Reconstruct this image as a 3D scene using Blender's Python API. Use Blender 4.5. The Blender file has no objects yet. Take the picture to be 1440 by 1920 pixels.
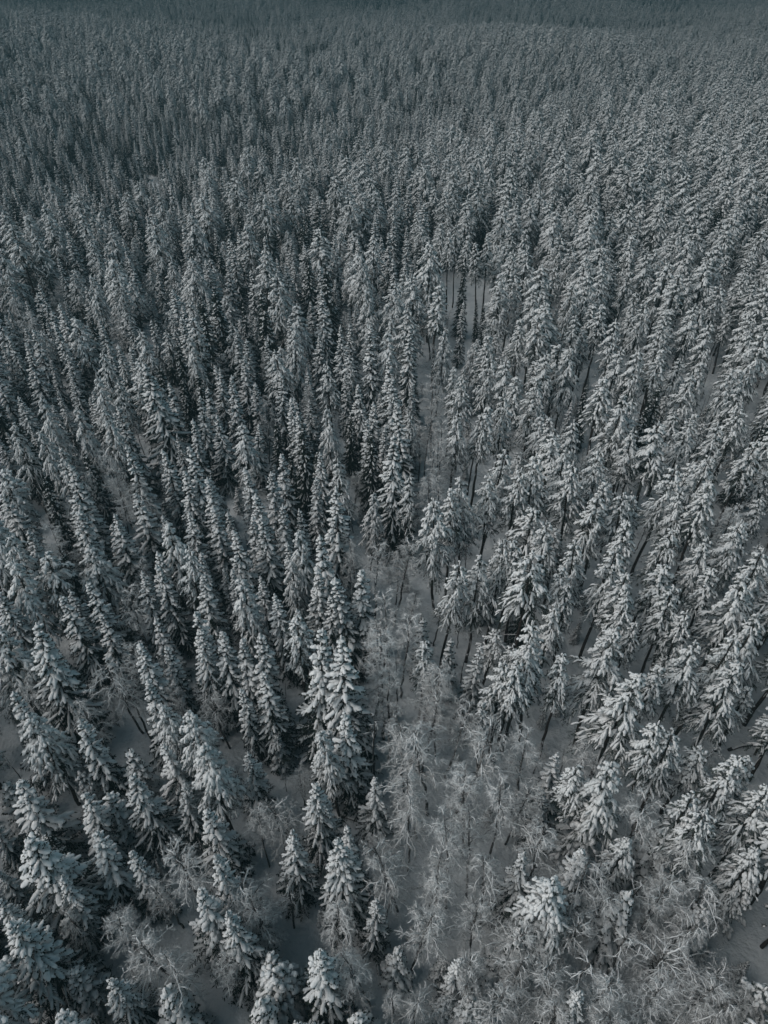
import bpy, math
import numpy as np
from mathutils import Vector, Matrix

# ------------------------------------------------------------------ camera, light, exposure
scene = bpy.context.scene
COL = scene.collection
CAM_H = 62.0
PITCH = math.radians(39.8)          # below the horizon
F_PX, W_PX, H_PX = 1290.0, 1440.0, 1920.0   # lens in pixels of the 1440 x 1920 photograph

cam_d = bpy.data.cameras.new('drone_camera')
cam_d.sensor_fit = 'VERTICAL'
cam_d.sensor_height = 24.0
cam_d.lens = 24.0 * F_PX / H_PX
cam_d.clip_start = 0.5
cam_d.clip_end = 12000.0
cam = bpy.data.objects.new('drone_camera', cam_d)
COL.objects.link(cam)
cam.location = (0, 0, CAM_H)
cam.rotation_euler = (math.radians(90) - PITCH, 0, 0)
scene.camera = cam

SUN_FROM = Vector((-0.60, -0.16, 0.56)).normalized()     # towards the sun
world = bpy.data.worlds.new('World')
scene.world = world
world.use_nodes = True
wn = world.node_tree
wn.nodes.clear()
sky = wn.nodes.new('ShaderNodeTexSky')
sky.sky_type = 'NISHITA'
sky.sun_disc = False
sky.sun_elevation = math.asin(SUN_FROM.z)
sky.sun_rotation = math.atan2(SUN_FROM.x, SUN_FROM.y)
sky.air_density = 1.0
sky.dust_density = 1.5
hsv = wn.nodes.new('ShaderNodeHueSaturation')
hsv.inputs["Saturation"].default_value = 0.95
hsv.inputs['Hue'].default_value = 0.45
bg = wn.nodes.new('ShaderNodeBackground')
bg.inputs['Strength'].default_value = 0.05
wo = wn.nodes.new('ShaderNodeOutputWorld')
wn.links.new(sky.outputs[0], hsv.inputs['Color'])
wn.links.new(hsv.outputs[0], bg.inputs[0])
wn.links.new(bg.outputs[0], wo.inputs[0])

sun_d = bpy.data.lights.new('sun', 'SUN')
sun_d.energy = 1.5
sun_d.angle = math.radians(55)
sun_d.color = (1.0, 0.98, 0.945)
sun = bpy.data.objects.new('sun', sun_d)
COL.objects.link(sun)
sun.rotation_euler = (-SUN_FROM).to_track_quat('-Z', 'Y').to_euler()
sun.location = (-60, -50, 120)

vs = scene.view_settings
vs.view_transform = 'Standard'
vs.look = 'None'
vs.gamma = 1.0
vs.use_curve_mapping = False
vs.exposure = 0.6
HAZE_DENSITY = 0.0017
HAZE_COLOR = (0.095, 0.165, 0.185, 1)

scene.render.engine = 'CYCLES'
cy = scene.cycles
cy.max_bounces = 2
cy.diffuse_bounces = 2
cy.glossy_bounces = 1
cy.transmission_bounces = 1
cy.volume_bounces = 0
cy.transparent_max_bounces = 4
cy.use_light_tree = False
cy.use_denoising = True
cy.use_adaptive_sampling = True
cy.adaptive_threshold = 0.02

# ------------------------------------------------------------------ materials
def new_mat(name):
    m = bpy.data.materials.new(name)
    m.use_nodes = True
    nt = m.node_tree
    b = nt.nodes['Principled BSDF']
    b.inputs['Roughness'].default_value = 0.9
    b.inputs['Specular IOR Level'].default_value = 0.15
    return m, nt, b

def mixed(name, c1, c2, scale, lo=0.4, hi=0.6, bump=0.0, bscale=8.0, detail=4.0, rough=0.9, rand=0.0):
    """Two colours of the thing itself mixed by a noise in object space, with fine relief."""
    m, nt, b = new_mat(name)
    b.inputs['Roughness'].default_value = rough
    tc = nt.nodes.new('ShaderNodeTexCoord')
    n = nt.nodes.new('ShaderNodeTexNoise')
    n.inputs['Scale'].default_value = scale
    n.inputs['Detail'].default_value = detail
    nt.links.new(tc.outputs['Object'], n.inputs['Vector'])
    r = nt.nodes.new('ShaderNodeValToRGB')
    r.color_ramp.elements[0].position = lo
    r.color_ramp.elements[1].position = hi
    r.color_ramp.elements[0].color = (*c1, 1)
    r.color_ramp.elements[1].color = (*c2, 1)
    nt.links.new(n.outputs[0], r.inputs[0])
    out = r.outputs[0]
    if rand > 0:
        oi = nt.nodes.new('ShaderNodeObjectInfo')
        mr = nt.nodes.new('ShaderNodeMapRange')
        mr.inputs['To Min'].default_value = 1 - rand
        mr.inputs['To Max'].default_value = 1 + rand * 0.3
        nt.links.new(oi.outputs['Random'], mr.inputs['Value'])
        hs = nt.nodes.new('ShaderNodeHueSaturation')
        nt.links.new(mr.outputs[0], hs.inputs['Value'])
        nt.links.new(out, hs.inputs['Color'])
        out = hs.outputs[0]
    nt.links.new(out, b.inputs['Base Color'])
    if bump > 0:
        n2 = nt.nodes.new('ShaderNodeTexNoise')
        n2.inputs['Scale'].default_value = bscale
        n2.inputs['Detail'].default_value = 3
        nt.links.new(tc.outputs['Object'], n2.inputs['Vector'])
        bp = nt.nodes.new('ShaderNodeBump')
        bp.inputs['Strength'].default_value = bump
        bp.inputs['Distance'].default_value = 0.3 if name == 'ground_snow' else 0.12
        nt.links.new(n2.outputs[0], bp.inputs['Height'])
        nt.links.new(bp.outputs[0], b.inputs['Normal'])
    return m

M_SNOW = mixed('bough_snow', (0.66, 0.68, 0.69), (0.82, 0.825, 0.82), 2.5, 0.35, 0.6, 0.6, 9.0, rand=0.12)
M_GROUND = mixed('ground_snow', (0.54, 0.57, 0.59), (0.70, 0.715, 0.72), 0.35, 0.35, 0.65, 1.0, 1.6)
M_SPRUCE = mixed('spruce_needles', (0.016, 0.023, 0.019), (0.040, 0.052, 0.044), 6.0, 0.4, 0.65)
M_PINE = mixed('pine_needles', (0.028, 0.040, 0.034), (0.085, 0.100, 0.088), 6.0, 0.4, 0.65)
M_BARK = mixed('conifer_bark', (0.028, 0.026, 0.025), (0.085, 0.075, 0.068), 7.0, 0.4, 0.65, 0.5, 20)
M_PBARK = mixed('pine_bark', (0.030, 0.026, 0.024), (0.10, 0.080, 0.068), 6.0, 0.4, 0.65, 0.5, 20)
M_BBARK = mixed('birch_bark', (0.035, 0.033, 0.032), (0.24, 0.23, 0.22), 5.0, 0.46, 0.60, 0.4, 18)
M_TWIG = mixed('frosted_twigs', (0.18, 0.175, 0.17), (0.80, 0.81, 0.81), 3.5, 0.32, 0.55, rand=0.35)

# ------------------------------------------------------------------ terrain
def tz(x, y):
    x = np.asarray(x, float); y = np.asarray(y, float)
    d = np.hypot(x, y)
    near = 0.55 * np.sin(x * 0.061 + 1.3) * np.sin(y * 0.047 + 0.4) + 0.35 * np.sin(x * 0.021 - y * 0.033 + 2.0)
    far = 7.0 * np.sin(x * 0.0051 + 0.6) * np.sin(y * 0.0062 + 1.1) + 5.0 * np.sin(x * 0.0023 - y * 0.0105 + 0.5)
    k = np.clip((d - 160) / 500, 0, 1)
    return near + far * k * k * (3 - 2 * k)

def tz_fine(x, y):
    d = np.hypot(x, y)
    k = np.clip((220 - d) / 120, 0, 1)
    return tz(x, y) + k * (0.20 * np.sin(x * 0.9 + 2 * np.sin(y * 0.37)) * np.sin(y * 0.8 + 1.7 * np.sin(x * 0.45))
                           + 0.11 * np.sin(x * 1.9 + 3.1 * np.sin(y * 0.7)) * np.sin(y * 1.7 + 0.4))

CP, SP_ = math.cos(PITCH), math.sin(PITCH)
def pix_ray(px, py):
    u = (px - W_PX / 2) / F_PX; v = (py - H_PX / 2) / F_PX
    return np.array([u, CP - v * SP_, -SP_ - v * CP])
def spot_under(px, py, h):
    """Ground position of a thing of height h whose top is seen in this direction."""
    r = pix_ray(px, py); z = h
    for _ in range(8):
        t = (CAM_H - z) / -r[2]
        x, y = r[0] * t, r[1] * t
        z = float(tz(x, y)) + h
    return x, y
def project(x, y, z):
    dx = x; dy = y; dz = z - CAM_H
    depth = dy * CP - dz * SP_
    up = dy * SP_ + dz * CP
    depth = np.maximum(depth, 0.1)
    return W_PX / 2 + F_PX * dx / depth, H_PX / 2 - F_PX * up / depth, depth

# ------------------------------------------------------------------ mesh collector
class MB:
    def __init__(s):
        s.v = []; s.f = []; s.n = 0
    def add(s, v, f):
        s.v.append(np.asarray(v, float)); s.f.append(np.asarray(f, np.int64) + s.n); s.n += len(v)
    def arrays(s):
        return np.concatenate(s.v), np.concatenate(s.f)
    def mesh(s, name, mat, smooth=True):
        v, f = s.arrays()
        return tri_mesh(name, v, f, [mat], None, smooth)

def tri_mesh(name, v, f, mats, midx=None, smooth=True):
    me = bpy.data.meshes.new(name)
    nv, nf = len(v), len(f)
    me.vertices.add(nv)
    me.vertices.foreach_set('co', np.ascontiguousarray(v, np.float32).ravel())
    me.loops.add(nf * 3)
    me.loops.foreach_set('vertex_index', np.ascontiguousarray(f, np.int32).ravel())
    me.polygons.add(nf)
    me.polygons.foreach_set('loop_start', np.arange(0, nf * 3, 3, dtype=np.int32))
    me.polygons.foreach_set('loop_total', np.full(nf, 3, np.int32))
    me.polygons.foreach_set('use_smooth', np.full(nf, bool(smooth)) if np.isscalar(smooth) else smooth)
    for m in mats: me.materials.append(m)
    if midx is not None: me.polygons.foreach_set('material_index', np.ascontiguousarray(midx, np.int32))
    me.update(calc_edges=True)
    return me

_tube_faces = {}
def tube_faces(n, seg):
    k = (n, seg)
    if k not in _tube_faces:
        f = []
        for i in range(n - 1):
            for j in range(seg):
                a = i * seg + j; b = i * seg + (j + 1) % seg
                f += [(a, b, b + seg), (a, b + seg, a + seg)]
        p0, p1 = n * seg, n * seg + 1
        for j in range(seg):
            f.append((p0, (j + 1) % seg, j))
            f.append((p1, (n - 1) * seg + j, (n - 1) * seg + (j + 1) % seg))
        _tube_faces[k] = np.array(f)
    return _tube_faces[k]

UP = np.array([0, 0, 1.0])
def tube(mb, p, r, seg=5, flat=1.0, jit=0.0, rng=None, lift=0.0):
    p = np.asarray(p, float); r = np.asarray(r, float); n = len(p)
    t = np.gradient(p, axis=0)
    t /= np.linalg.norm(t, axis=1, keepdims=True) + 1e-9
    ref = np.where(np.abs(t[:, 2:3]) > 0.93, np.array([[1.0, 0.1, 0]]), UP[None])
    side = np.cross(t, ref); side /= np.linalg.norm(side, axis=1, keepdims=True) + 1e-9
    upv = np.cross(side, t)
    a = np.linspace(0, 2 * np.pi, seg, endpoint=False)
    rr = r[:, None] * np.ones((1, seg))
    if jit > 0: rr = rr * (1 + jit * rng.uniform(-1, 1, (n, seg)))
    v = (p[:, None] + side[:, None] * (np.cos(a)[None, :, None] * rr[..., None])
         + upv[:, None] * (np.sin(a)[None, :, None] * rr[..., None] * flat))
    if lift: v[..., 2] += (lift * r)[:, None]
    v = v.reshape(-1, 3)
    e0 = p[0] - t[0] * r[0] * 0.4; e1 = p[-1] + t[-1] * r[-1] * 0.6
    if lift:
        e0 = e0 + UP * lift * r[0]; e1 = e1 + UP * lift * r[-1]
    mb.add(np.vstack([v, e0, e1]), tube_faces(n, seg))

def needles(mb, p, count, ln, wd, rng, down=0.45, spread=1.0, fwd=0.5, back=0.0):
    """Twigs of needles: slim pointed leaves of two faces leaving an axis to both sides and down."""
    p = np.asarray(p, float); n = len(p)
    if count < 1: return
    s = rng.uniform(0.05, 1.0, count) * (n - 1)
    i = np.minimum(s.astype(int), n - 2); fr = (s - i)[:, None]
    o = p[i] * (1 - fr) + p[i + 1] * fr
    t = p[i + 1] - p[i]; t /= np.linalg.norm(t, axis=1, keepdims=True) + 1e-9
    sd = np.cross(t, UP[None]); sd /= np.linalg.norm(sd, axis=1, keepdims=True) + 1e-9
    d = (t * rng.uniform(fwd * .4, fwd * 1.4, (count, 1)) + sd * (spread * rng.uniform(-1, 1, (count, 1)))
         - UP[None] * rng.uniform(-back, down * 2, (count, 1)))
    d /= np.linalg.norm(d, axis=1, keepdims=True) + 1e-9
    L = (ln * rng.uniform(0.6, 1.3, count))[:, None]
    w = np.cross(d, rng.normal(size=(count, 3))); w /= np.linalg.norm(w, axis=1, keepdims=True) + 1e-9
    w = w * wd * rng.uniform(0.7, 1.3, (count, 1))
    m = o + d * L * 0.5
    v = np.stack([o, m + w, o + d * L, m - w], 1).reshape(-1, 3)
    b = np.arange(count)[:, None] * 4
    f = np.concatenate([b + np.array([[0, 1, 2]]), b + np.array([[0, 2, 3]])])
    mb.add(v, f)

# ------------------------------------------------------------------ tree builders: each gives (trunk, crown, snow) collectors
def make_spruce(seed, h=18.0, rb=2.0, cb=1.6, step=0.55, nb=6, W=0.17, snow=1.0, droop=0.55, power=0.8, rough=0.22, side=0.55):
    rng = np.random.default_rng(seed)
    T, C, S = MB(), MB(), MB()
    zs = np.linspace(-0.4, h, 10)
    cx = 0.05 * np.cumsum(rng.normal(size=10)); cyy = 0.05 * np.cumsum(rng.normal(size=10))
    cx -= cx[0]; cyy -= cyy[0]
    axis = lambda z: np.array([np.interp(z, zs, cx), np.interp(z, zs, cyy), z])
    rt = 0.19 * h / 18
    tube(T, np.stack([cx, cyy, zs], 1), rt * (1 - np.clip(zs / h, 0, 1)) ** 0.8 + 0.02, 8, 1, 0.06, rng)
    z = cb; k = 0; a0 = rng.uniform(0, 6.28)
    lob = rng.uniform(0, 6.28, 3)
    while z < h - 0.35:
        t = (z - cb) / (h - cb)
        R = rb * (1 - t) ** power * (0.72 + 0.28 * min(1, t * 5 + 0.35)) + 0.16
        n = max(3, int(round(nb * (0.62 + 0.38 * (1 - t)) + rng.uniform(-.5, .5))))
        a0 += 2.4 + rng.uniform(-.3, .3)
        for j in range(n):
            a = a0 + 6.283 * j / n + rng.normal() * 0.16
            L = R * (1 + rough * 0.6 * math.sin(2 * a + lob[0] + z * .35) + rng.uniform(-rough, rough))
            if rng.random() < 0.05: L *= 0.55
            L = max(L, 0.2)
            z0 = z + rng.uniform(-.75, .75) * step
            e = 0.42 * t ** 2 - 0.10 - 0.12 * (1 - t) + rng.normal() * 0.09
            d = droop * (1.05 - 0.25 * t) * rng.uniform(0.7, 1.3)
            s = np.linspace(0.04, 1, 8)
            bend = rng.normal() * 0.12
            aa = a + bend * s
            p = axis(min(z0, h))[None] + np.stack([np.cos(aa) * L * s, np.sin(aa) * L * s, L * (e * s - d * s ** 1.6 + 0.18 * s ** 4)], 1)
            w = W * (0.74 + 0.16 * L) * rng.uniform(0.75, 1.25) * (1 - 0.12 * t)
            shel_shade = min(1.0, max(0.0, (t - .18) / .42)) if h > 10 else 1.0  # less snow, longer needles low down: sheltered boughs plus shade built into shape
            w *= .62 + .46 * shel_shade
            loaded = rng.random() < (0.55 + 0.45 * snow) * (.55 + .45 * shel_shade)
            prof = np.interp(s, [0, .15, .35, .75, .93, 1], [.35, .6, .9, 1.1, 1.0, .6])
            lump = prof * (1 + 0.22 * np.sin(s * rng.uniform(11, 17) + rng.uniform(0, 6)) + rng.uniform(-.14, .14, 8))
            if loaded:
                q = slice(1, 8) if snow > 0.6 else slice(2, 7)
                tube(S, p[q], (w * lump * (0.55 + 0.45 * snow))[q], 8, 0.8, 0.10, rng, 0.35)
            needles(C, p, int(14 + 26 * L), (min(.40, .16 + .12 * L)) * (1.35 if snow < .6 else 1.25 - .25 * shel_shade), 0.045, rng, 0.75, 0.9, 0.45)
            nside = int(round(side * min(4, L * 2.6)))
            for q in range(nside):
                sg = -1 if q % 2 else 1
                si = rng.uniform(0.28, 0.8); b0 = np.array([np.interp(si, s, p[:, c]) for c in range(3)])
                l = L * rng.uniform(.26, .42) * (1.25 - 0.7 * si)
                if l < 0.2: continue
                ad = a + bend * si + sg * rng.uniform(.5, .95)
                u = np.linspace(0, 1, 4)
                pd = b0[None] + np.stack([np.cos(ad) * l * u, np.sin(ad) * l * u, l * ((e - d * si) * .7 * u - .45 * u ** 2)], 1)
                if loaded and rng.random() < 0.35 + 0.6 * snow:
                    tube(S, pd, w * .72 * np.array([.7, .95, .9, .5]) * rng.uniform(.7, 1.2) * (0.5 + .5 * snow), 6, 0.8, 0.12, rng, 0.3)
                needles(C, pd, int(4 + 12 * l), 0.20, 0.04, rng, 0.75, 0.9, 0.5)
        z += step * rng.uniform(.8, 1.2) * (1 - 0.35 * t); k += 1
    top = axis(h)
    pt = np.stack([axis(h - .9), axis(h - .5), axis(h - .2), axis(h) + UP * .15])
    if snow > .5: tube(S, pt, np.array([.13, .15, .11, .05]), 6, 1, 0.25, rng)
    needles(C, pt, 60, .22, .03, rng, 0.1, 1.0, 0.6, .4)
    return T, C, S

def make_pine(seed, h=20.0, rb=2.05, cbf=0.52, step=0.58, nb=5, W=0.108, snow=1.0, droop=0.35, power=0.78, rough=0.3, dense=1.0, dead=10):
    rng = np.random.default_rng(seed)
    T, C, S = MB(), MB(), MB()
    zs = np.linspace(-0.4, h, 12)
    cx = 0.07 * np.cumsum(rng.normal(size=12)); cyy = 0.07 * np.cumsum(rng.normal(size=12))
    cx -= cx[0]; cyy -= cyy[0]
    axis = lambda z: np.array([np.interp(z, zs, cx), np.interp(z, zs, cyy), z])
    tube(T, np.stack([cx, cyy, zs], 1), 0.20 * h / 20 * (1 - np.clip(zs / h, 0, 1)) ** 0.7 + 0.025, 8, 1, 0.06, rng)
    cb = h * cbf
    for _ in range(dead):          # dead snags below the crown
        z0 = rng.uniform(cb * .5, cb * 1.1); a = rng.uniform(0, 6.28); L = rng.uniform(.5, 1.5)
        s = np.linspace(0, 1, 4)
        p = axis(z0)[None] + np.stack([np.cos(a) * L * s, np.sin(a) * L * s, L * (-.1 * s - .35 * s ** 2)], 1)
        tube(T, p, np.array([.03, .024, .018, .01]), 4, 1, .1, rng)
        if rng.random() < .7: tube(S, p + UP * .03, np.array([.03, .04, .035, .02]), 4, .8, .2, rng)
    z = cb; a0 = rng.uniform(0, 6.28)
    lob = rng.uniform(0, 6.28)
    while z < h - 0.3:
        t = (z - cb) / (h - cb)
        R = rb * (1 - t) ** power * (0.6 + 0.4 * min(1, t * 3.2 + .2)) + 0.22
        n = max(3, int(round(nb * (0.7 + .3 * (1 - t)) + rng.uniform(-.6, .6))))
        a0 += 2.4 + rng.uniform(-.4, .4)
        for j in range(n):
            a = a0 + 6.283 * j / n + rng.normal() * 0.25
            L = max(.3, R * (1 + rough * .6 * math.sin(2 * a + lob + z * .5) + rng.uniform(-rough, rough)))
            z0 = z + rng.uniform(-.5, .5) * step
            e = 0.55 * t + 0.12 + rng.normal() * 0.12
            d = droop * rng.uniform(.7, 1.5) + 0.35
            shel_shade = min(1.0, max(0.0, (t - .05) / .5)) if h > 12 else 1.0  # lower boughs carry less snow: shelter, and crown shade modelled as bare needles
            s = np.linspace(0.03, 1, 6); bend = rng.normal() * .22
            aa = a + bend * s
            p = axis(min(z0, h))[None] + np.stack([np.cos(aa) * L * s, np.sin(aa) * L * s, L * (e * s - d * s ** 2)], 1)
            tube(C, p[:5], 0.03 * np.array([1, .8, .6, .5, .3]), 3)
            if rng.random() < (.15 + .7 * snow) * (.5 + .5 * shel_shade):          # snow lying along the outer half of the bough
                tube(S, p[2:], W * rng.uniform(.8, 1.3) * np.array([.5, .85, 1.05, .7]) * rng.uniform(.8, 1.2, 4), 6, .75, .2, rng, .45)
            shoots = [(1.0, 0.0, .30)]
            m = int(round(dense * (2.2 + 2.2 * L)))
            for q in range(m):
                shoots.append((rng.uniform(.25, .98), (1 if q % 2 else -1) * rng.uniform(.3, .95), rng.uniform(.28, .50)))
            for si, off, lf in shoots:
                b0 = np.array([np.interp(si, s, p[:, c]) for c in range(3)])
                l = max(.28, min(.85, L * lf * (1.25 - .6 * si)))
                ad = a + bend * si + off
                u = np.linspace(0, 1, 5)
                rise = rng.uniform(-.1, .35) - .25 * si
                pd = b0[None] + np.stack([np.cos(ad) * l * u, np.sin(ad) * l * u, l * (rise * u - (.4 + droop) * u ** 2)], 1)
                w = W * rng.uniform(.65, 1.35) * (.75 + .32 * shel_shade)
                if rng.random() < (.12 + .68 * snow) * (.5 + .5 * shel_shade):
                    prof = np.array([.4, .8, 1.05, 1.1, .75]) * rng.uniform(.7, 1.3, 5)
                    tube(S, pd, w * prof, 6, .8, .14, rng, .3)
                needles(C, pd, int(14 + 24 * l), 0.21, 0.026, rng, .3, 1.15, .8, .35)
        z += step * rng.uniform(.75, 1.25) * (1 - .25 * t)
    pt = np.stack([axis(h - .7), axis(h - .4), axis(h - .15), axis(h) + UP * .15])
    tube(S, pt, np.array([.09, .12, .10, .05]), 6, 1, .25, rng)
    needles(C, pt, 50, .24, .03, rng, .1, 1.0, .6, .6)
    return T, C, S

def make_birch(seed, h=13.0, spread=2.0, cbf=0.38, nbr=26, lean=0.0, stems=1, up=0.9, twigs=1.0, snow=1.0, hang=0.55):
    rng = np.random.default_rng(seed)
    T, C, S = MB(), MB(), MB()
    for st in range(stems):
        az = rng.uniform(0, 6.28); k = lean + (0.10 if stems > 1 else 0)
        hh = h * (1 if st == 0 else rng.uniform(.75, .97))
        u = np.linspace(-0.03, 1, 12)
        wob = np.cumsum(rng.normal(size=(12, 2)) * .10, 0); wob -= wob[0]
        off = 0.12 * (stems > 1)
        tr = np.stack([off * math.cos(az) + wob[:, 0] + math.cos(az) * k * hh * np.clip(u, 0, 1) ** 1.5,
                       off * math.sin(az) + wob[:, 1] + math.sin(az) * k * hh * np.clip(u, 0, 1) ** 1.5, hh * u], 1)
        tube(T, tr, 0.125 * hh / 13 * (1 - np.clip(u, 0, 1)) ** .75 + .018, 7, 1, .08, rng)
        nn = nbr if st == 0 else int(nbr * .7)
        for j in range(nn):
            t = cbf + (0.99 - cbf) * (j + rng.random()) / nn
            b0 = np.array([np.interp(t, u, tr[:, c]) for c in range(3)])
            a = j * 2.4 + rng.normal() * .5
            tt = (t - cbf) / (1 - cbf)
            L = spread * (0.45 + .75 * math.sin(math.pi * min(1, .18 + .72 * tt))) * rng.uniform(.65, 1.25) * (1.05 - .45 * tt)
            el = up * rng.uniform(.6, 1.2)
            s = np.linspace(0, 1, 7)
            wob2 = np.cumsum(rng.normal(size=(7, 3)) * .055 * L, 0) * s[:, None]
            p = b0[None] + np.stack([np.cos(a) * L * s, np.sin(a) * L * s, L * (el * s - hang * s ** 2.2)], 1) + wob2
            tube(T, p, np.linspace(.038, .012, 7) * (.6 + .25 * L), 4, 1, .1, rng)
            if snow > 0 and rng.random() < .85 * snow:
                tube(S, p[1:], np.array([.038, .055, .060, .054, .042, .024]) * rng.uniform(.6, 1.3) * (.7 + .3 * L / 2), 4, .8, .25, rng, .5)
            ns = int(round((4.0 + 3.3 * L) * twigs))
            for q in range(ns):
                si = rng.uniform(.15, 1.0)
                b1 = np.array([np.interp(si, s, p[:, c]) for c in range(3)])
                l = rng.uniform(.35, .95) * (.55 + .25 * spread) * (1.15 - .5 * si)
                a2 = a + (1 if q % 2 else -1) * rng.uniform(.25, 1.3)
                el2 = el * .6 + rng.normal() * .35 - .25
                uu = np.linspace(0, 1, 5)
                pd = b1[None] + np.stack([np.cos(a2) * l * uu, np.sin(a2) * l * uu, l * (el2 * uu - hang * .8 * uu ** 2)], 1) + np.cumsum(rng.normal(size=(5, 3)) * .05 * l, 0)
                tube(C, pd, np.array([.021, .020, .018, .014, .009]), 3, 1, .2, rng)
                if snow > 0 and rng.random() < .42 * snow:
                    tube(S, pd[1:], np.array([.028, .036, .036, .018]) * rng.uniform(.6, 1.4), 4, .8, .3, rng, .6)
                # fine frosted twigs, vectorised as slim three-sided spikes
                m = int(round(12 * twigs))
                sidx = rng.uniform(.1, 1, m)
                o = np.stack([np.interp(sidx, uu, pd[:, c]) for c in range(3)], 1)
                dirs = np.stack([np.cos(a2), np.sin(a2), el2 * .5 - .1])[None] * .8 + rng.normal(size=(m, 3)) * .6 - UP[None] * hang * .25
                dirs /= np.linalg.norm(dirs, axis=1, keepdims=True)
                ll = rng.uniform(.16, .5, m)[:, None]
                w1 = np.cross(dirs, rng.normal(size=(m, 3))); w1 /= np.linalg.norm(w1, axis=1, keepdims=True) + 1e-9
                w2 = np.cross(dirs, w1)
                r = rng.uniform(.0075, .0135, (m, 1))
                mid = o + dirs * ll * .55 - UP[None] * ll * .05
                tip = o + dirs * ll - UP[None] * ll * (.1 + .25 * hang)
                v = np.stack([o, mid + w1 * r, mid - .5 * w1 * r + .87 * w2 * r, mid - .5 * w1 * r - .87 * w2 * r, tip], 1).reshape(-1, 3)
                b = np.arange(m)[:, None] * 5
                f = np.concatenate([b + np.array([x]) for x in ([0, 2, 1], [0, 3, 2], [0, 1, 3], [4, 1, 2], [4, 2, 3], [4, 3, 1])])
                C.add(v, f)
    if S.n == 0: tube(S, tr[-3:], np.array([.04, .04, .02]), 4)
    return T, C, S

# variant: (builder, keywords, size word(s) for the label, reference height, crown radius)
VARS = {
 'spruce': [
  (make_spruce, dict(seed=11, rb=2.05, step=.56, nb=6, power=.88), 'slender snow-laden spruce', 18, 2.05, 'slender'),
  (make_spruce, dict(seed=12, rb=1.7, step=.52, nb=6, W=.17, power=.78), 'narrow column-shaped snowy spruce', 18, 1.7, 'narrow'),
  (make_spruce, dict(seed=13, rb=2.9, step=.62, nb=8, W=.165, droop=.55, power=.85, cb=1.2), 'broad spruce with long snowy boughs', 18, 2.9, 'broad'),
  (make_spruce, dict(seed=14, rb=2.35, step=.68, nb=6, W=.20, droop=.65, rough=.3), 'spruce lumpy with thick snow', 18, 2.35, 'lumpy'),
  (make_spruce, dict(seed=15, rb=2.15, step=.46, nb=7, W=.14, snow=.30, droop=.75), 'dark spruce with little snow', 18, 2.15, 'dark'),
  (make_spruce, dict(seed=16, rb=2.5, step=.60, nb=7, W=.175, power=.95, rough=.28), 'conical spruce with uneven snowy skirts', 18, 2.5, 'conical'),
  (make_spruce, dict(seed=17, h=9, rb=1.35, step=.42, nb=6, W=.17, cb=.6), 'young snow-covered spruce', 9, 1.4, 'young'),
 ],
 'pine': [
  (make_pine, dict(seed=21), 'snow-dusted pine with bare stem', 20, 2.2, 'bare-stemmed'),
  (make_pine, dict(seed=22, rb=2.9, cbf=.42, W=.115, dense=1.05), 'wide-crowned feathery snowy pine', 20, 2.9, 'wide-crowned'),
  (make_pine, dict(seed=23, rb=1.6, cbf=.57, nb=5), 'thin pine with narrow tufted crown', 20, 1.6, 'thin'),
  (make_pine, dict(seed=24, rb=2.4, cbf=.42, W=.135, dense=.95, droop=.5), 'pine bowed under heavy snow', 20, 2.4, 'bowed'),
  (make_pine, dict(seed=25, h=10, rb=1.8, cbf=.22, step=.55, W=.13, dead=3), 'bushy pine with snowy shoots', 10, 1.8, 'bushy'),
  (make_pine, dict(seed=26, rb=2.2, cbf=.57, W=.10, rough=.42, power=.6, snow=.85), 'ragged pine with open crown', 20, 2.2, 'ragged'),
 ],
 'birch': [
  (make_birch, dict(seed=31), 'upright leafless frosted birch', 13, 2.0, 'upright'),
  (make_birch, dict(seed=32, spread=1.5, nbr=24, up=1.1), 'slim leafless frosted birch', 13, 1.5, 'slim'),
  (make_birch, dict(seed=33, spread=3.1, nbr=24, cbf=.22, up=.75, stems=2, h=10), 'spreading many-branched frosted birch', 10, 3.1, 'spreading'),
  (make_birch, dict(seed=34, spread=2.2, stems=2, nbr=22), 'twin-stemmed leafless frosted birch', 13, 2.2, 'twin-stemmed'),
  (make_birch, dict(seed=35, spread=2.3, hang=.95, up=.8, nbr=26), 'weeping leafless frosted birch', 13, 2.3, 'weeping'),
  (make_birch, dict(seed=36, spread=1.3, nbr=11, twigs=.4, up=.55, cbf=.3), 'sparse bare birch snag', 13, 1.3, 'sparse'),
 ],
}
MATS = {'spruce': (M_BARK, M_SPRUCE, M_SNOW), 'pine': (M_PBARK, M_PINE, M_SNOW), 'birch': (M_BBARK, M_TWIG, M_SNOW)}
MESHES, JOINED = {}, {}
for kind, lst in VARS.items():
    for i, (fn, kw, words, h0, r0, adj) in enumerate(lst):
        T, C, S = fn(**kw)
        mt = MATS[kind]
        MESHES[kind, i] = (T.mesh(f'{kind}_trunk', mt[0]), C.mesh(f'{kind}_crown', mt[1], False), S.mesh(f'{kind}_snow', mt[2]))
        vs_, fs_, mi, n = [], [], [], 0
        for q, m in enumerate((T, C, S)):
            v, f = m.arrays()
            vs_.append(v); fs_.append(f + n); mi.append(np.full(len(f), q)); n += len(v)
        mi = np.concatenate(mi)
        JOINED[kind, i] = tri_mesh(f'{kind}_whole', np.concatenate(vs_), np.concatenate(fs_), mt, mi, mi != 1)

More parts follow.
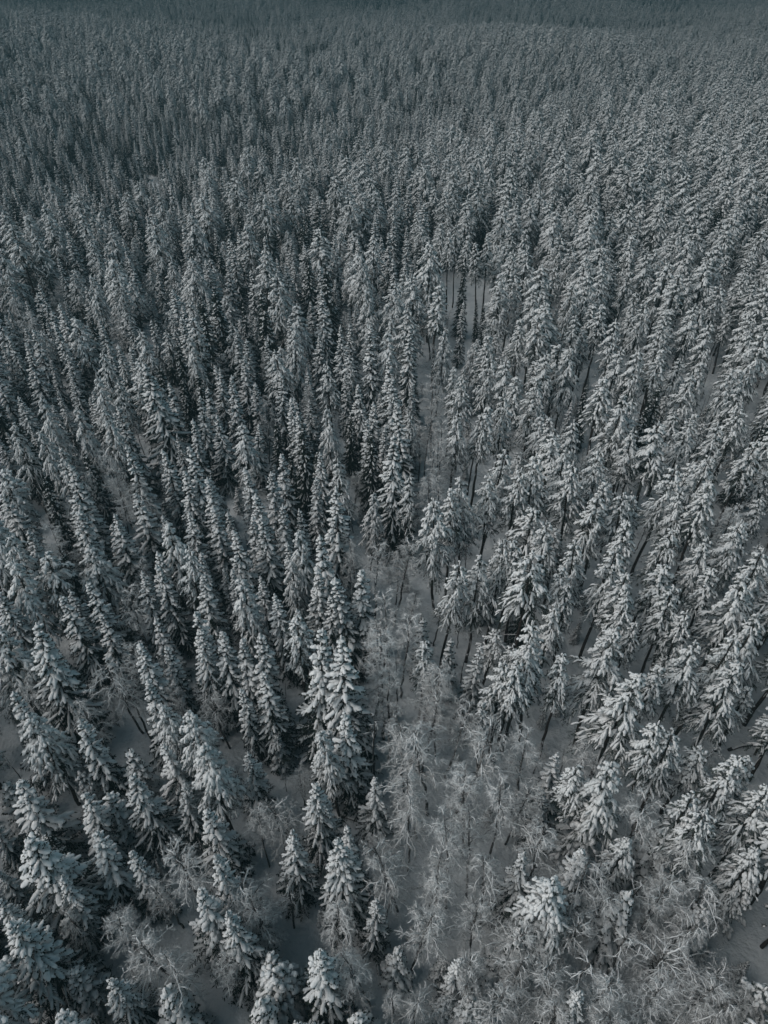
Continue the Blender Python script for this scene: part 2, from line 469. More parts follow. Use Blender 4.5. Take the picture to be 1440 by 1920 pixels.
# ------------------------------------------------------------------ ground
def prop(o, **k):
    for a, b in k.items():
        if b is not None: o[a] = b
g = np.linspace(-1, 1, 521)
gx = 5200 * np.sinh(g * 6.2) / math.sinh(6.2)
gy = 2450 + 0 * g
gy = 60 + 5200 * np.sinh(g * 6.2) / math.sinh(6.2)
X, Y = np.meshgrid(gx, gy)
V = np.stack([X, Y, tz_fine(X, Y)], -1).reshape(-1, 3)
n = len(g)
ii = (np.arange(n - 1)[:, None] * n + np.arange(n - 1)[None]).ravel()
Fg = np.concatenate([np.stack([ii, ii + 1, ii + n + 1], 1), np.stack([ii, ii + n + 1, ii + n], 1)])
ground = bpy.data.objects.new('snow_ground', tri_mesh('snow_ground', V, Fg, [M_GROUND]))
COL.objects.link(ground)
prop(ground, kind='structure', label='smooth snow-covered forest floor showing between the trees')

# ------------------------------------------------------------------ where the trees stand
# tips read off the photograph: x, y of the tip, variant, height scale, width scale
SPR = """40 1567 2 .95 1|172 1558 3 .8 .8|248 1598 0 .68 .85|368 1665 3 .8 .9|15 1743 2 .85 .95|147 1822 6 .9 1|210 1830 2 .7 .8|307 1878 6 1.1 1|2 1693 2 .7 .8|477 1897 6 1.1 1
643 1583 2 .8 .85|650 1560 0 .7 .8|598 1765 0 .85 .95|492 1797 6 1 .9|828 1790 6 .6 .8|1167 1685 6 1.25 .85|985 1603 5 .7 .85
15 1295 0 .95 1|42 1183 2 1.05 1|3 1115 2 .95 .9|265 1212 1 .95 1|272 1282 1 .9 1|323 1210 1 .8 .95|365 1190 2 .95 .75|410 1180 0 .95 1|448 1200 1 .9 1|463 1287 1 .8 .85
150 1347 5 .9 .95|235 1400 6 1.1 .9|310 1395 3 .75 .8|328 1475 5 .7 .8|248 1447 2 .85 .8|210 1485 6 1.1 1|160 1495 3 .8 .85|35 1465 3 .85 .95|390 1498 0 .8 1|462 1405 5 .7 .8|5 1455 6 1 1
490 1185 1 1 1|500 1265 0 .9 .95|580 1190 0 1.08 1.1|618 1213 1 .95 .9|650 1208 5 1.12 1|652 1338 0 .95 1.1|520 1382 6 .75 .8|595 1467 2 .85 .7|845 1200 6 1.1 .8|897 1210 3 .8 .75|1023 1480 5 .65 .75|1043 1413 3 .7 .8
213 960 5 .95 .95|260 927 3 .95 .95|135 953 1 1 1.1|123 873 0 1.05 1.1|78 897 4 .9 .8|55 997 2 1 .75|118 1028 4 .8 .9|175 1088 0 .95 1|187 1150 0 .85 .95|123 1117 0 .95 1|360 965 5 .95 .85|302 965 1 .8 .8|313 940 6 1 .8
287 1030 1 .9 .95|263 1070 5 .9 .8|307 1057 1 .95 1|290 1080 1 .8 .8|390 890 1 1 1|402 953 1 1 1.05|372 1037 1 .85 .9|366 1070 0 1 .95|373 1142 0 .95 1|413 1180 6 1 .9|297 1162 6 1.2 .9|420 1063 1 .7 .8|433 1067 1 .8 .9|450 987 0 1 1|467 970 1 .9 1|430 957 1 .8 .9
365 835 0 1.05 1|318 845 1 1 1|347 877 0 1 1|248 835 5 1.05 .9|473 877 1 1 1|165 845 4 .9 .85
735 808 2 1.15 .85|697 800 4 1 .8|770 765 0 1.1 1|593 840 2 1 .7|560 790 4 1.05 .8|620 915 5 1.05 1|570 950 1 .85 .8|587 895 1 .9 .9|527 850 0 1 1|510 880 1 1 1|487 930 1 1 1.05|520 948 1 .95 1|490 975 5 1 .95|537 1005 1 .9 .8
607 995 0 1.05 1.05|677 1068 0 1 1.1|653 1090 1 1 1.1|588 1070 1 1 1|615 1120 0 .85 .9|530 1107 5 .9 .85|495 1080 5 .8 .8|565 1143 1 .8 .95|797 1163 6 1.1 .9|1007 1060 4 .9 .8
380 557 4 1.1 .95|403 537 4 1.15 1|438 630 0 1 .9|458 638 1 1 1|460 567 4 .95 .7|403 693 5 .9 .8|428 707 1 1 .95|383 730 0 1 1|367 740 0 1 .95|355 787 1 .95 .95|333 813 5 .8 .8|252 680 1 .95 1|287 677 2 1.2 1.05|230 767 0 1 .95
420 487 0 1 1|340 573 0 .95 1|197 497 5 .95 .9|187 597 5 .95 .9|613 500 4 1.15 1|605 543 2 1.1 .75|497 547 4 1.15 1|540 597 0 1 1|487 490 4 1.05 1|520 513 0 1 1|577 470 4 1.05 .9|507 643 0 .95 1|637 613 5 1 .85|657 610 0 .95 .9|693 613 0 1.05 1|768 610 2 1.1 .75|787 470 4 1 1|807 497 5 .95 1
727 667 0 1.05 1|740 707 5 1.05 1|683 720 0 .95 .9|660 720 0 .95 .9|693 787 0 .9 1|718 807 1 .85 .95|523 703 1 1 .9|543 747 1 .95 .9|563 740 5 .9 .85|560 773 0 .9 1|865 570 1 .85 .8|870 497 4 1 .7|897 563 4 .6 .55|910 572 4 .75 .7|1073 753 5 .7 .7|1187 660 4 .7 .55|1103 720 4 .8 .65|1243 715 4 1 .85|1222 745 4 .9 .8|1437 780 4 1 .8|560 1890 2 .7 .8|680 1905 6 1 1|745 1790 6 .8 .9|1110 1600 3 .75 .85|1245 1560 6 1.2 .9|420 1600 5 .8 .8|90 1640 5 .75 .8|100 1880 3 .8 .9|430 1720 5 .8 .8|700 1690 5 .6 .75|860 1790 3 .6 .7|1090 1860 5 .7 .8|960 1760 6 1.1 .9|540 1560 5 .75 .75"""
PIN = """525 1815 4 .9 1.15|830 1880 4 .6 .9|880 1885 4 .8 1|1035 1655 3 .78 1.1|1318 1697 4 .95 .8|1305 1895 4 .7 .7|1215 1915 4 .8 .9|1437 1490 1 .8 .85|50 1335 3 .82 1|312 1310 3 .75 .75|358 1318 3 .85 .85|385 1390 3 .85 .95|155 1450 4 .8 .8
622 1365 3 .78 .8|795 1195 2 .8 .9|947 1240 0 .85 .85|918 1315 2 .7 .7|985 1195 0 .95 .85|965 1230 0 .9 .8|1020 1180 0 .95 .85|1063 1227 2 .85 .85|1145 1185 1 .95 .9|1180 1262 1 .95 .95|1227 1247 2 .8 .95|1305 1205 0 .92 .9|1357 1190 0 .9 .9|1390 1243 1 .9 .85|1250 1353 0 .85 .85|1270 1383 0 .8 .95
1097 1417 0 .75 .9|1155 1423 3 .9 .95|1120 1500 4 1.2 .9|1367 1417 2 .85 1|1300 1480 0 .8 .9|1330 1530 5 .8 .9|1435 1600 3 .7 .9|1395 1660 4 .9 .9|1190 1560 3 .7 .8|1430 1850 4 1 .9|1423 1423 2 .75 .9
20 995 1 .9 .8|20 1055 3 .9 .95|322 980 3 .9 .85|348 1035 0 .85 .85|460 1085 3 .85 .9|693 920 3 .72 .8|760 890 0 .85 .7|640 860 0 .9 .85|560 1003 3 .88 .85|550 1055 3 .75 .75|827 935 1 .95 .85|877 900 1 .95 .8|850 925 2 .9 .9|843 1047 0 .9 .85|897 1047 1 .88 .8|940 1017 0 .9 .8|925 840 0 1 .9|923 897 0 .9 .9
1090 863 0 1 .9|1013 860 0 1 .95|1050 830 0 1 .9|970 880 0 .95 .9|1030 970 0 .9 .95|1115 920 0 .95 1|1140 900 2 .95 1|1177 935 5 .9 .9|1187 980 2 .9 .95|1095 1020 0 .9 .9|1147 1027 0 .95 .95|1247 993 5 .9 .85|1283 927 0 .9 .8|1337 912 2 1 1|1317 1003 0 .9 .9|1390 980 0 .95 .85|1250 873 0 .95 1|1327 845 1 1 .9
965 1007 2 .9 .9|980 1027 2 .85 .9|1057 1067 2 .85 .9|1077 1100 2 .8 .8|1037 1133 0 .85 .75|1177 1077 2 .9 1|1187 1117 0 .85 .85|1260 1110 5 .88 .9|1290 1147 0 .8 .85|1397 1077 1 .95 .9|1430 1040 0 .95 .95|1147 1173 2 .75 .8|1193 1163 2 .75 .8|1425 1150 1 .9 .8|100 840 1 .9 .7
193 655 0 .9 .85|180 703 3 .88 .8|220 713 0 .85 .85|197 773 1 .92 .7|147 763 3 .9 .8|73 743 3 .95 .8|90 800 3 .9 .75|20 793 1 .9 .7|360 630 3 .9 .8|173 517 3 .9 .8|273 613 0 .9 .9|547 620 3 .9 .8|617 680 0 .9 .85|733 590 0 .9 .75|693 530 3 .98 .95|680 475 3 1 .8|700 440 0 1 1|747 537 3 .9 .75|763 573 0 .85 .8|777 770 0 .85 .75|617 770 3 .85 .75
827 613 1 .9 .7|867 700 0 .95 .85|857 767 0 .92 .75|848 690 2 .85 .9|940 513 0 1 .95|913 670 0 .95 .9|947 740 0 .95 .85|947 667 0 .95 .9
1010 547 0 1 1|1027 657 0 .95 .9|1000 707 1 .95 .8|1090 787 0 .9 .85|1050 790 2 .85 1|1140 500 0 1 1|1207 563 0 .95 .95|1163 740 1 1 .9|1203 653 0 .95 1|1297 570 0 .95 .95|1333 603 0 .95 .95|1320 680 2 .9 1|1293 697 0 .92 .95|1287 783 0 .9 .9|1363 693 5 .92 .85|1390 730 5 .9 .85|1253 597 0 .95 1|1243 653 2 .92 1|1160 600 0 .95 .95|1157 647 0 .92 .95|1073 653 1 .95 .8|1077 597 0 .95 .95|1127 573 2 .95 1|1067 530 0 1 .95|985 600 2 .95 1|1350 800 0 .95 .9|1190 800 0 .92 .85|1130 840 0 .95 .85|1410 820 2 .95 1|833 418 2 .95 .9|846 432 2 .95 .85|868 440 2 .95 .9|905 455 2 .95 .9|918 440 2 1 .9|858 425 5 .95 .7|890 770 2 .9 .8|902 760 2 .95 .9"""
BIR = """325 1585 0 .85 .9|200 1705 3 .75 .8|275 1735 0 .8 .95|490 1675 2 .9 .7|320 1830 4 .75 .9|690 1795 4 .75 .7|778 1702 3 .85 .75|752 1565 3 .95 .7|857 1560 0 .95 .75|930 1600 4 .9 .75|905 1715 0 .8 .8|620 1700 4 .65 .9|530 1640 5 .7 .8|780 1860 4 .65 .85|935 1850 0 .75 .8
1025 1575 0 .9 .9|1085 1635 4 .85 .85|1135 1655 0 .8 .85|1175 1595 5 .9 .8|1203 1640 5 .75 1|1295 1580 4 .85 .85|1275 1650 0 .8 .85|1345 1650 4 .8 .95|1270 1770 2 .85 1.0|1350 1785 2 .75 .7|1405 1870 2 .75 .6|1000 1850 2 .8 .6|1050 1820 3 .8 .8|1105 1775 5 .9 1|1140 1830 1 .8 1|1225 1850 0 .7 .9|960 1700 0 .75 .9|1010 1740 1 .7 1|1080 1720 0 .75 .9|1190 1740 5 .8 1|1120 1880 0 .75 .9|1060 1900 4 .7 .9|1180 1900 3 .7 .9|1330 1840 0 .75 1|1380 1900 4 .75 .9|980 1790 4 .7 .9|910 1800 1 .7 1|860 1830 0 .65 .8|740 1860 1 .6 .8|660 1830 0 .65 .8|400 1780 0 .6 .8|130 1700 4 .6 .8|300 1650 1 .65 .9|1290 1710 4 .75 .9|1240 1690 1 .75 1|720 1640 5 .7 .9|830 1640 1 .8 .9|900 1560 0 .85 .8|810 1600 0 .8 .8
205 1215 4 .95 .85|165 1315 4 .8 .8|245 1200 0 .9 .8|335 1290 1 .7 .8|720 1205 1 1.05 1.1|777 1265 1 1 1.1|830 1250 0 1 .75|765 1345 0 .95 .9|815 1375 4 .95 1|792 1425 4 .9 .8|875 1370 0 1 1|890 1465 1 .9 1|773 1495 4 .9 .75|945 1480 0 .85 .85|560 1440 2 .6 .6|515 1500 2 .85 .7|993 1383 1 .9 1|977 1460 0 .8 .8|1210 1477 0 .95 .95|732 1280 1 .9 1|850 1320 1 .85 1|480 1700 0 .7 .8
235 905 4 .95 .9|200 895 0 .9 .8|240 1110 0 .8 .85|103 990 0 .85 .85|700 1025 0 .95 .8|740 1015 1 .95 1|665 1000 4 .8 .7|727 1105 0 .95 .85|807 905 4 .95 .8|840 880 1 .95 .9|755 1155 1 .9 1|710 1170 0 .85 .8|655 1035 4 .75 .7|1370 947 4 .9 .9|1270 975 5 .9 1|815 745 1 .9 .9|800 775 0 .9 .75|830 790 1 .9 1|790 785 1 .8 .9|820 830 1 .9 1|800 850 0 .9 .8|845 830 1 .85 .9|700 1230 1 .9 1|800 1300 1 .9 .9|560 640 1 .8 .9|490 750 1 .8 .9|590 720 0 .8 .7|165 870 0 .85 .8|205 850 1 .9 .9|250 1060 1 .7 .9|60 1250 4 .8 .8|480 1520 0 .7 .7|230 1245 5 .85 .9|700 1330 5 .8 .8|745 1240 5 .9 .8"""
# open snow between the trees, as seen on the ground: x, y, radius (photo directions, turned into ground spots below)
CLEAR = [(838, 515, 18), (878, 555, 20), (888, 605, 14), (850, 475, 12), (900, 520, 14), (890, 830, 22), (885, 880, 28), (1190, 690, 16), (1300, 740, 16), (915, 850, 12), (1215, 1000, 22), (1200, 1050, 20), (1230, 960, 16),
         (420, 900, 14), (300, 915, 18), (440, 940, 16), (200, 1340, 26), (225, 1400, 26), (215, 1440, 22), (545, 1300, 20), (550, 1370, 30), (1050, 1370, 36), (1075, 1330, 20), (1400, 1440, 40),
         (1385, 1500, 36), (1350, 1560, 30), (1430, 1540, 24), (835, 1520, 28), (690, 1600, 24), (715, 1700, 36), (870, 1740, 26), (1170, 1790, 26), (1400, 1740, 46), (1420, 1660, 30), (700, 1880, 34), (560, 1760, 20), (560, 1650, 24),
         (1120, 690, 14), (985, 660, 12), (1290, 720, 14), (1320, 760, 14), (1080, 800, 10), (790, 1110, 18), (780, 1060, 16), (800, 1160, 12), (690, 880, 8), (670, 960, 12), (1190, 690, 10), (360, 930, 10), (1340, 780, 12), (1410, 770, 14), (640, 1060, 10), (1380, 1390, 24), (1270, 1560, 16), (870, 1650, 20)]

rng = np.random.default_rng(2024)
trees = []      # dict(kind, var, x, y, s, w, rz)
def base_h(kind, v): return VARS[kind][v][3]
def crown_r(kind, v): return VARS[kind][v][4]
for kind, txt in (('spruce', SPR), ('pine', PIN), ('birch', BIR)):
    for ent in txt.replace('\n', '|').split('|'):
        px, py, v, s, w = ent.split()
        v = int(v); s = float(s); w = float(w)
        if kind == 'spruce':
            k = .92 if s >= 1.05 else (.82 if float(py) < 1500 else .88)
            s *= k; w *= (1.06 if float(py) < 1350 else 1.24) / k
        if kind == 'pine': s *= .90; w *= 1.08
        if kind == 'birch': s *= 1.08
        x, y = spot_under(float(px), float(py), base_h(kind, v) * s)
        trees.append(dict(kind=kind, var=v, x=x, y=y, s=s, w=w, hand=True))

clear_xy = []
for px, py, r in CLEAR:
    x, y = spot_under(px, py, 0.0)
    d = math.dist((x, y, 0), (0, 0, CAM_H))
    if py > 880: r *= .72 if py < 1250 else .5
    clear_xy.append((x, y, r * d / F_PX, px, py, r))

# grid hash for spacing
cell = 4.2
grid = {}
def put(x, y, r): grid.setdefault((int(x // cell), int(y // cell)), []).append((x, y, r))
def free(x, y, r):
    cx, cyy = int(x // cell), int(y // cell)
    for a in (-1, 0, 1):
        for b in (-1, 0, 1):
            for (qx, qy, qr) in grid.get((cx + a, cyy + b), ()):
                rr = 0.5 * (r + qr)
                if (qx - x) ** 2 + (qy - y) ** 2 < rr * rr: return False
    return True
for t in trees: put(t['x'], t['y'], 2.6)

clr = np.array([(c[3], c[4], c[5]) for c in clear_xy], float)
def hides_clearing(x, y, h, r):
    z0 = float(tz(x, y))
    for fz, pad in ((0.0, 1.0), (.35, 1.0), (.6, 1.0), (.85, .8), (1, .4)):
        px, py, dep = project(x, y, z0 + h * fz)
        rad = r * pad * F_PX / dep * (.7 if py < 900 else .3)
        if np.any((clr[:, 0] - px) ** 2 + (clr[:, 1] - py) ** 2 < (clr[:, 2] * .8 + rad) ** 2): return True
    return False
CORR = np.array([(822, 730, 30), (820, 780, 36), (818, 840, 36), (800, 900, 26), (700, 1010, 36), (735, 1020, 36), (730, 1080, 40), (728, 1150, 46), (722, 1220, 50), (775, 1290, 60), (800, 1370, 66), (800, 1450, 70), (830, 1530, 70),
                 (780, 1620, 80), (890, 1600, 70), (850, 660, 20)], float)
def in_corridor(x, y, h, r):
    z0 = float(tz(x, y))
    for fz in (.3, .5, .7, .9, 1):
        px, py, dep = project(x, y, z0 + h * fz)
        rad = r * (1.1 - fz) * F_PX / dep
        if np.any((CORR[:, 0] - px) ** 2 + (CORR[:, 1] - py) ** 2 < (CORR[:, 2] + rad) ** 2): return True
    return False
def snoise(x, y): return math.sin(x * .043 + 1.7 * math.sin(y * .031)) + math.sin(y * .052 + 1.3 * math.sin(x * .037 + 2))

# near fill, out to about 150 m
for _ in range(22000):
    y = rng.uniform(-45, 165); x = rng.uniform(-1, 1) * (0.62 * max(y, 0) + 46)
    px, py, dep = project(x, y, float(tz(x, y)) + 15)
    n_ = snoise(x, y)
    inb = (700 < px < 880 and 980 < py < 1560) or (690 < px < 1400 and py > 1500) or (785 < px < 860 and 640 < py < 930)
    u = rng.random()
    if inb: kind = 'birch' if u < .74 else ('spruce' if u < .88 else 'pine')
    elif px > 830 or (px > 780 and py < 600): kind = 'pine' if u < .90 else ('spruce' if u < .94 else 'birch')
    else: kind = 'spruce' if u < .60 - .12 * n_ else ('pine' if u < .88 else 'birch')
    if kind == 'spruce': v = int(rng.choice([0, 1, 2, 3, 4, 5, 6], p=[.23, .15, .08, .09, .17, .18, .10]))
    elif kind == 'pine': v = int(rng.choice([0, 1, 2, 3, 5], p=[.42, .12, .24, .08, .14] if px > 800 else [.3, .12, .12, .4, .06]))
    else: v = int(rng.choice([0, 1, 3, 4, 5], p=[.3, .3, .1, .2, .1]))
    s = rng.uniform(.40, .80) if py > 700 else rng.uniform(.42, .88)
    if v == 6 and kind == 'spruce': s = rng.uniform(.4, 1.2)
    if kind == 'pine': s *= 1.12
    w = rng.uniform(1.12, 1.45) if kind != 'birch' else rng.uniform(.95, 1.2)
    if v == 1 and kind == 'spruce': w *= 1.1
    need = 3.4 if py > 650 else 3.05
    if kind == 'pine': need *= 1.05
    if kind == 'birch': need *= (.80 if py < 1300 else 1.05) if inb else .95
    if py > 1350: need *= .92
    if s < .6: need *= .85
    if not free(x, y, need): continue
    if any((x - c[0]) ** 2 + (y - c[1]) ** 2 < c[2] ** 2 for c in clear_xy): continue
    if py > 300 and hides_clearing(x, y, base_h(kind, v) * s, crown_r(kind, v) * s * w): continue
    if kind != 'birch' and in_corridor(x, y, base_h(kind, v) * s, crown_r(kind, v) * s * w): continue
    put(x, y, need)
    trees.append(dict(kind=kind, var=v, x=x, y=y, s=s, w=w, hand=False))

# understory of young spruces and birch saplings in the gaps
for _ in range(5000):
    y = rng.uniform(8, 110); x = rng.uniform(-1, 1) * (0.60 * y + 20)
    px, py, dep = project(x, y, float(tz(x, y)) + 2)
    if py < 620: continue
    if rng.random() < (.72 if px < 760 else .45): kind, v, s = 'spruce', 6, rng.uniform(.16, .5)
    else: kind, v, s = 'birch', int(rng.choice([1, 5, 0])), rng.uniform(.22, .5)
    if not free(x, y, 1.5): continue
    if any((x - c[0]) ** 2 + (y - c[1]) ** 2 < (c[2] * .9) ** 2 for c in clear_xy) and rng.random() < .9: continue
    put(x, y, 2.6)
    trees.append(dict(kind=kind, var=v, x=x, y=y, s=s, w=rng.uniform(.85, 1.2), hand=False))

# far forest: jittered grid, a little coarser with distance
def far_band(y0, y1, sp):
    ys = np.arange(y0, y1, sp)
    for yy in ys:
        half = 0.64 * yy + 40
        m = int(2 * half / sp)
        xs = -half + (np.arange(m) + rng.uniform(-.42, .42, m)) * sp
        yj = yy + rng.uniform(-.42, .42, m) * sp
        u = rng.random(m); u2 = rng.random(m); u3 = rng.random(m); u4 = rng.random(m)
        for k in range(m):
            x, y = xs[k], yj[k]
            nz = math.sin(x * .021 + 1.7 * math.sin(y * .013)) + math.sin(y * .017 + 1.3 * math.sin(x * .019 + 2))
            right = 1 / (1 + math.exp(-(x - .02 * y) / (12 + .12 * y)))
            pp = .24 + .26 * right + .17 * nz
            if u[k] < .03: kind, v = 'birch', (0, 1, 3, 4)[int(u2[k] * 4)]
            elif u[k] < .03 + .97 * pp: kind, v = 'pine', (0, 0, 0, 1, 2, 3, 5)[int(u2[k] * 7)]
            else: kind, v = 'spruce', (0, 1, 5, 4, 2, 3, 4)[int(u2[k] * 7)]
            s = (.48 + .40 * u3[k]) * (1 + .13 * nz)
            if nz < -1.55 and u4[k] < .55: continue
            yield (kind, v, x, y, s * (1.12 if kind == 'pine' else 1), 1.12 + .33 * u4[k])
far = []
for y0, y1, sp in ((165, 330, 3.35), (330, 650, 3.6), (650, 1150, 4.3), (1150, 1900, 6.0), (1900, 3300, 10.0)):
    far += list(far_band(y0, y1, sp))

# ------------------------------------------------------------------ the 300 largest of each kind become trees of their own, the rest distant forest
LIMIT = 290
for t in trees:
    t['h'] = base_h(t['kind'], t['var']) * t['s']
    t['r'] = crown_r(t['kind'], t['var']) * t['s'] * t['w']
    z0 = float(tz(t['x'], t['y']))
    px, py, dep = project(t['x'], t['y'], z0 + t['h'] * .92)
    bx, by, bd = project(t['x'], t['y'], z0 + t['h'] * .3)
    rad = t['r'] * F_PX / dep
    t['in'] = (-rad * .5 < px < W_PX + rad * .5 and -10 < py < H_PX + rad * .6) or (0 < bx < W_PX and by < H_PX and bx > 0 and py > 0 and 0 < px < W_PX)
    t['size'] = t['h'] / dep
    t['px'], t['py'] = px, py
single, rest = [], []
for kind in VARS:
    L = sorted([t for t in trees if t['kind'] == kind and t['in']], key=lambda t: (-t['hand'], -t['size']))
    single += L[:LIMIT]
    rest += L[LIMIT:] + [t for t in trees if t['kind'] == kind and not t['in']]

# true relations for the labels
allp = np.array([(t['x'], t['y'], t['r'], t['h']) for t in trees])
allk = [t['kind'] for t in trees]
csum = np.array([(c[0], c[1], c[2]) for c in clear_xy])
PL = {'spruce': 'spruces', 'pine': 'pines', 'birch': 'birches'}
def near_words(q):
    w = VARS[trees[q]['kind']][trees[q]['var']][5]
    return f"{'an' if w[0] in 'aeiou' else 'a'} {w} {trees[q]['kind']}"
def neighbours(t):
    d = np.hypot(allp[:, 0] - t['x'], allp[:, 1] - t['y'])
    o = np.argsort(d)[1:7]
    return o, d[o]
def relation(t):
    o, d = neighbours(t)
    dc = np.min(np.hypot(csum[:, 0] - t['x'], csum[:, 1] - t['y']) - csum[:, 2])
    n1, n2 = near_words(o[0]), near_words(o[1])
    if d[0] > 4.6 and dc < 3: return f'alone in open snow near {n1}'
    if dc < 1.6: return f'at a snowy gap beside {n1}'
    if d[0] < 1.7: return f'crowded against {n1}'
    if all(allp[q, 3] < t['h'] * .92 for q in o[:4]): return f'rising above {n1} and {n2}'
    if all(allp[q, 3] > t['h'] * 1.12 for q in o[:4]): return f'overtopped by {n1} and {n2}'
    if n1 == n2: return f'between two {n1.split(" ", 1)[1].rsplit(" ", 1)[0]} {PL[allk[o[0]]]}'
    return f'between {n1} and {n2}'
def size_word(t):
    f = t['h'] / {'spruce': 14.5, 'pine': 16.5, 'birch': 12}[t['kind']]
    return 'very tall ' if f > 1.09 else ('tall ' if f > .98 else ('' if f > .8 else ('short ' if f > .55 else 'small ')))
used = {}
for t in single:
    words = VARS[t['kind']][t['var']][2]
    sw = '' if words.startswith('young') else size_word(t)
    t['label'] = sw + words + ' ' + relation(t)
    used[t['label']] = used.get(t['label'], 0) + 1
for t in single:
    if used[t['label']] > 1:
        o, d = neighbours(t)
        more = t['label'] + ', near ' + near_words(o[2])
        if len(more.split()) <= 16: t['label'] = more
for t in single:
    t['label'] = ' '.join(t['label'].split()[:16]) if len(t['label'].split()) <= 16 else t['label'].replace('very tall', 'tall').replace('spruce with long snowy boughs', 'snowy spruce').replace('spruce with uneven snowy skirts', 'snowy spruce')

GROUPS = {'spruce': 'snow-laden spruces of the forest', 'pine': 'snow-dusted pines of the forest', 'birch': 'frosted leafless birches of the forest'}
NAMES = {'spruce': 'spruce_tree', 'pine': 'pine_tree', 'birch': 'birch_tree'}
for t in single:
    kind, v = t['kind'], t['var']
    z0 = float(tz_fine(t['x'], t['y']))
    e = bpy.data.objects.new(NAMES[kind], None)
    e.empty_display_size = .5
    COL.objects.link(e)
    e.location = (t['x'], t['y'], z0)
    e.scale = (t['s'] * t['w'], t['s'] * t['w'], t['s'])
    tilt = .03 if kind != 'birch' else .06
    e.rotation_euler = (rng.normal() * tilt, rng.normal() * tilt, rng.uniform(0, 6.283))
    e['label'] = t['label']
    e['category'] = kind + ' tree'
    e['group'] = GROUPS[kind]
    par = e
    mt, mc, ms = MESHES[kind, v]
    tr = bpy.data.objects.new('trunk', mt); COL.objects.link(tr); tr.parent = e
    cr = bpy.data.objects.new('crown', mc); COL.objects.link(cr); cr.parent = e
    sn = bpy.data.objects.new('snow', ms); COL.objects.link(sn); sn.parent = cr
    sn['kind'] = 'stuff'

# ------------------------------------------------------------------ the rest of the forest, one mass of each kind
def forest(kind, name, label, pts):
    src = bpy.data.collections.new(kind + '_sources')       # data only, never linked to the scene
    for i in range(len(VARS[kind])):
        o = bpy.data.objects.new(f'{kind}_source_{i}', JOINED[kind, i]); src.objects.link(o)
    me = bpy.data.meshes.new(name)
    P = np.array([(p[2], p[3], float(tz_fine(p[2], p[3])) - .03) for p in pts], np.float32)
    me.vertices.add(len(P)); me.vertices.foreach_set('co', P.ravel())
    a = me.attributes.new('variant', 'INT', 'POINT'); a.data.foreach_set('value', np.array([p[1] for p in pts], np.int32))
    rot = np.stack([rng.normal(size=len(P)) * .03, rng.normal(size=len(P)) * .03, rng.uniform(0, 6.283, len(P))], 1).astype(np.float32)
    a = me.attributes.new('turn', 'FLOAT_VECTOR', 'POINT'); a.data.foreach_set('vector', rot.ravel())
    sc = np.array([(p[4] * p[5], p[4] * p[5], p[4]) for p in pts], np.float32)
    a = me.attributes.new('size', 'FLOAT_VECTOR', 'POINT'); a.data.foreach_set('vector', sc.ravel())
    ob = bpy.data.objects.new(name, me); COL.objects.link(ob)
    ng = bpy.data.node_groups.new(name, 'GeometryNodeTree')
    ng.interface.new_socket('Geometry', in_out='INPUT', socket_type='NodeSocketGeometry')
    ng.interface.new_socket('Geometry', in_out='OUTPUT', socket_type='NodeSocketGeometry')
    N = ng.nodes; gi = N.new('NodeGroupInput'); go = N.new('NodeGroupOutput')
    ci = N.new('GeometryNodeCollectionInfo'); ci.inputs['Collection'].default_value = src
    ci.inputs['Separate Children'].default_value = True; ci.inputs['Reset Children'].default_value = True
    ip = N.new('GeometryNodeInstanceOnPoints'); ip.inputs['Pick Instance'].default_value = True
    def attr(nm, ty):
        q = N.new('GeometryNodeInputNamedAttribute'); q.data_type = ty; q.inputs['Name'].default_value = nm; return q.outputs['Attribute']
    L = ng.links.new
    L(gi.outputs[0], ip.inputs['Points']); L(ci.outputs[0], ip.inputs['Instance'])
    L(attr('variant', 'INT'), ip.inputs['Instance Index'])
    er = N.new('FunctionNodeEulerToRotation')
    L(attr('turn', 'FLOAT_VECTOR'), er.inputs[0]); L(er.outputs[0], ip.inputs['Rotation'])
    L(attr('size', 'FLOAT_VECTOR'), ip.inputs['Scale'])
    L(ip.outputs[0], go.inputs[0])
    md = ob.modifiers.new('trees', 'NODES'); md.node_group = ng
    prop(ob, kind='stuff', label=label, category='forest')
for kind, name, label in (('spruce', 'distant_spruce_forest', 'mass of snow-covered spruces fading into the mist'),
                          ('pine', 'distant_pine_forest', 'mass of snow-dusted pines fading into the mist'),
                          ('birch', 'distant_birch_forest', 'scattered leafless birches far back in the misty forest')):
    pts = [(kind, t['var'], t['x'], t['y'], t['s'], t['w']) for t in rest if t['kind'] == kind] + [f for f in far if f[0] == kind]
    forest(kind, name, label, pts)

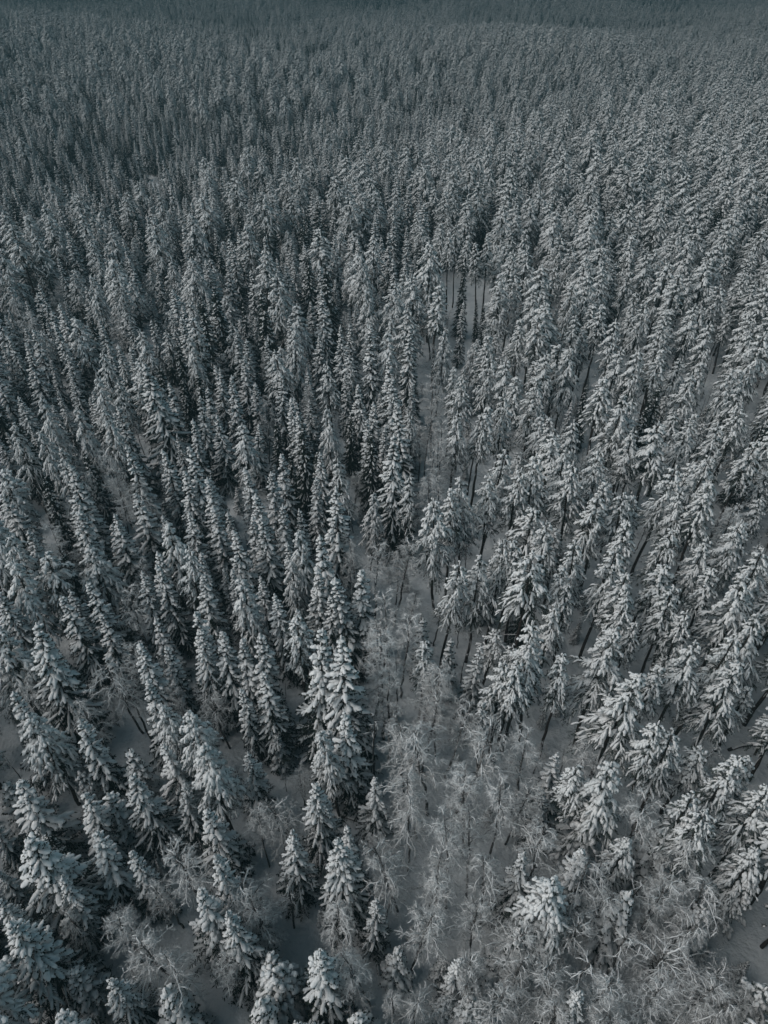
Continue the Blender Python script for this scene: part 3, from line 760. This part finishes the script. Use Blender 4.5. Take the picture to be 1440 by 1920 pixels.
# ------------------------------------------------------------------ fallen trunk in the clearing
def fallen(px0, py0, px1, py1, label, r0, r1, seed):
    rg = np.random.default_rng(seed)
    x0, y0 = spot_under(px0, py0, .3); x1, y1 = spot_under(px1, py1, .3)
    e = bpy.data.objects.new('fallen_log', None); COL.objects.link(e)
    e.location = (x0, y0, float(tz_fine(x0, y0)))
    s = np.linspace(0, 1, 12)
    gx_, gy_ = x0 + (x1 - x0) * s, y0 + (y1 - y0) * s
    p = np.stack([gx_ - x0 + .12 * np.sin(s * 5), gy_ - y0 + .1 * np.sin(s * 7), tz_fine(gx_, gy_) - e.location.z + r0 * .8 + .25 * s], 1)
    T, S = MB(), MB()
    tube(T, p, np.linspace(r0, r1, 12), 9, 1, .08, rg)
    for q in range(7):
        i = rg.integers(2, 11); a = rg.uniform(0, 6.28); l = rg.uniform(.4, 1.0)
        d = np.array([math.cos(a) * l, math.sin(a) * l, rg.uniform(.0, .3) * l])
        tube(T, np.stack([p[i], p[i] + d * .5, p[i] + d]), np.array([.035, .025, .012]), 4, 1, .1, rg)
    tube(S, p[1:] + UP * r0 * .75, np.linspace(r0, r1, 12)[1:] * .8, 7, .55, .2, rg)
    for nm, mb, mt in (('trunk', T, M_BARK), ('snow', S, M_SNOW)):
        o = bpy.data.objects.new(nm, mb.mesh('log_' + nm, mt)); COL.objects.link(o); o.parent = e
    prop(e, label=label, category='log')
fallen(1368, 1402, 1436, 1391, 'dark fallen log lying on open snow beside the pines', .17, .11, 5)
fallen(640, 1530, 722, 1556, 'thin fallen log capped with snow among the frosted birches', .12, .07, 6)

# ------------------------------------------------------------------ haze
hx, hy = 5600, 5700
zt = CAM_H + 2.5; zb = -30.0
hv = np.array([(sx * hx, 60 + sy * hy, z) for z in (zb, zt) for sx, sy in ((-1, -1), (1, -1), (1, 1), (-1, 1))], float)
hf = np.array([(0, 2, 1), (0, 3, 2), (4, 5, 6), (4, 6, 7), (0, 1, 5), (0, 5, 4), (1, 2, 6), (1, 6, 5), (2, 3, 7), (2, 7, 6), (3, 0, 4), (3, 4, 7)])
hm = bpy.data.materials.new('haze')
hm.use_nodes = True
hm.node_tree.nodes.clear()
pv = hm.node_tree.nodes.new('ShaderNodeVolumePrincipled')
pv.inputs['Color'].default_value = HAZE_COLOR
pv.inputs['Density'].default_value = HAZE_DENSITY
mo = hm.node_tree.nodes.new('ShaderNodeOutputMaterial')
hm.node_tree.links.new(pv.outputs[0], mo.inputs['Volume'])
haze = bpy.data.objects.new('haze', tri_mesh('haze', hv, hf, [hm], None, False))
COL.objects.link(haze)
prop(haze, kind='stuff', label='cold grey-blue winter mist thickening with distance')

print('TREES single', {k: sum(t['kind'] == k for t in single) for k in VARS}, 'rest', len(rest), 'far', len(far), 'labels', len({o['label'] for o in scene.objects if 'label' in o}))
print('TRIS', {k: [sum(len(m.polygons) for m in MESHES[k, i]) for i in range(len(VARS[k]))] for k in VARS})
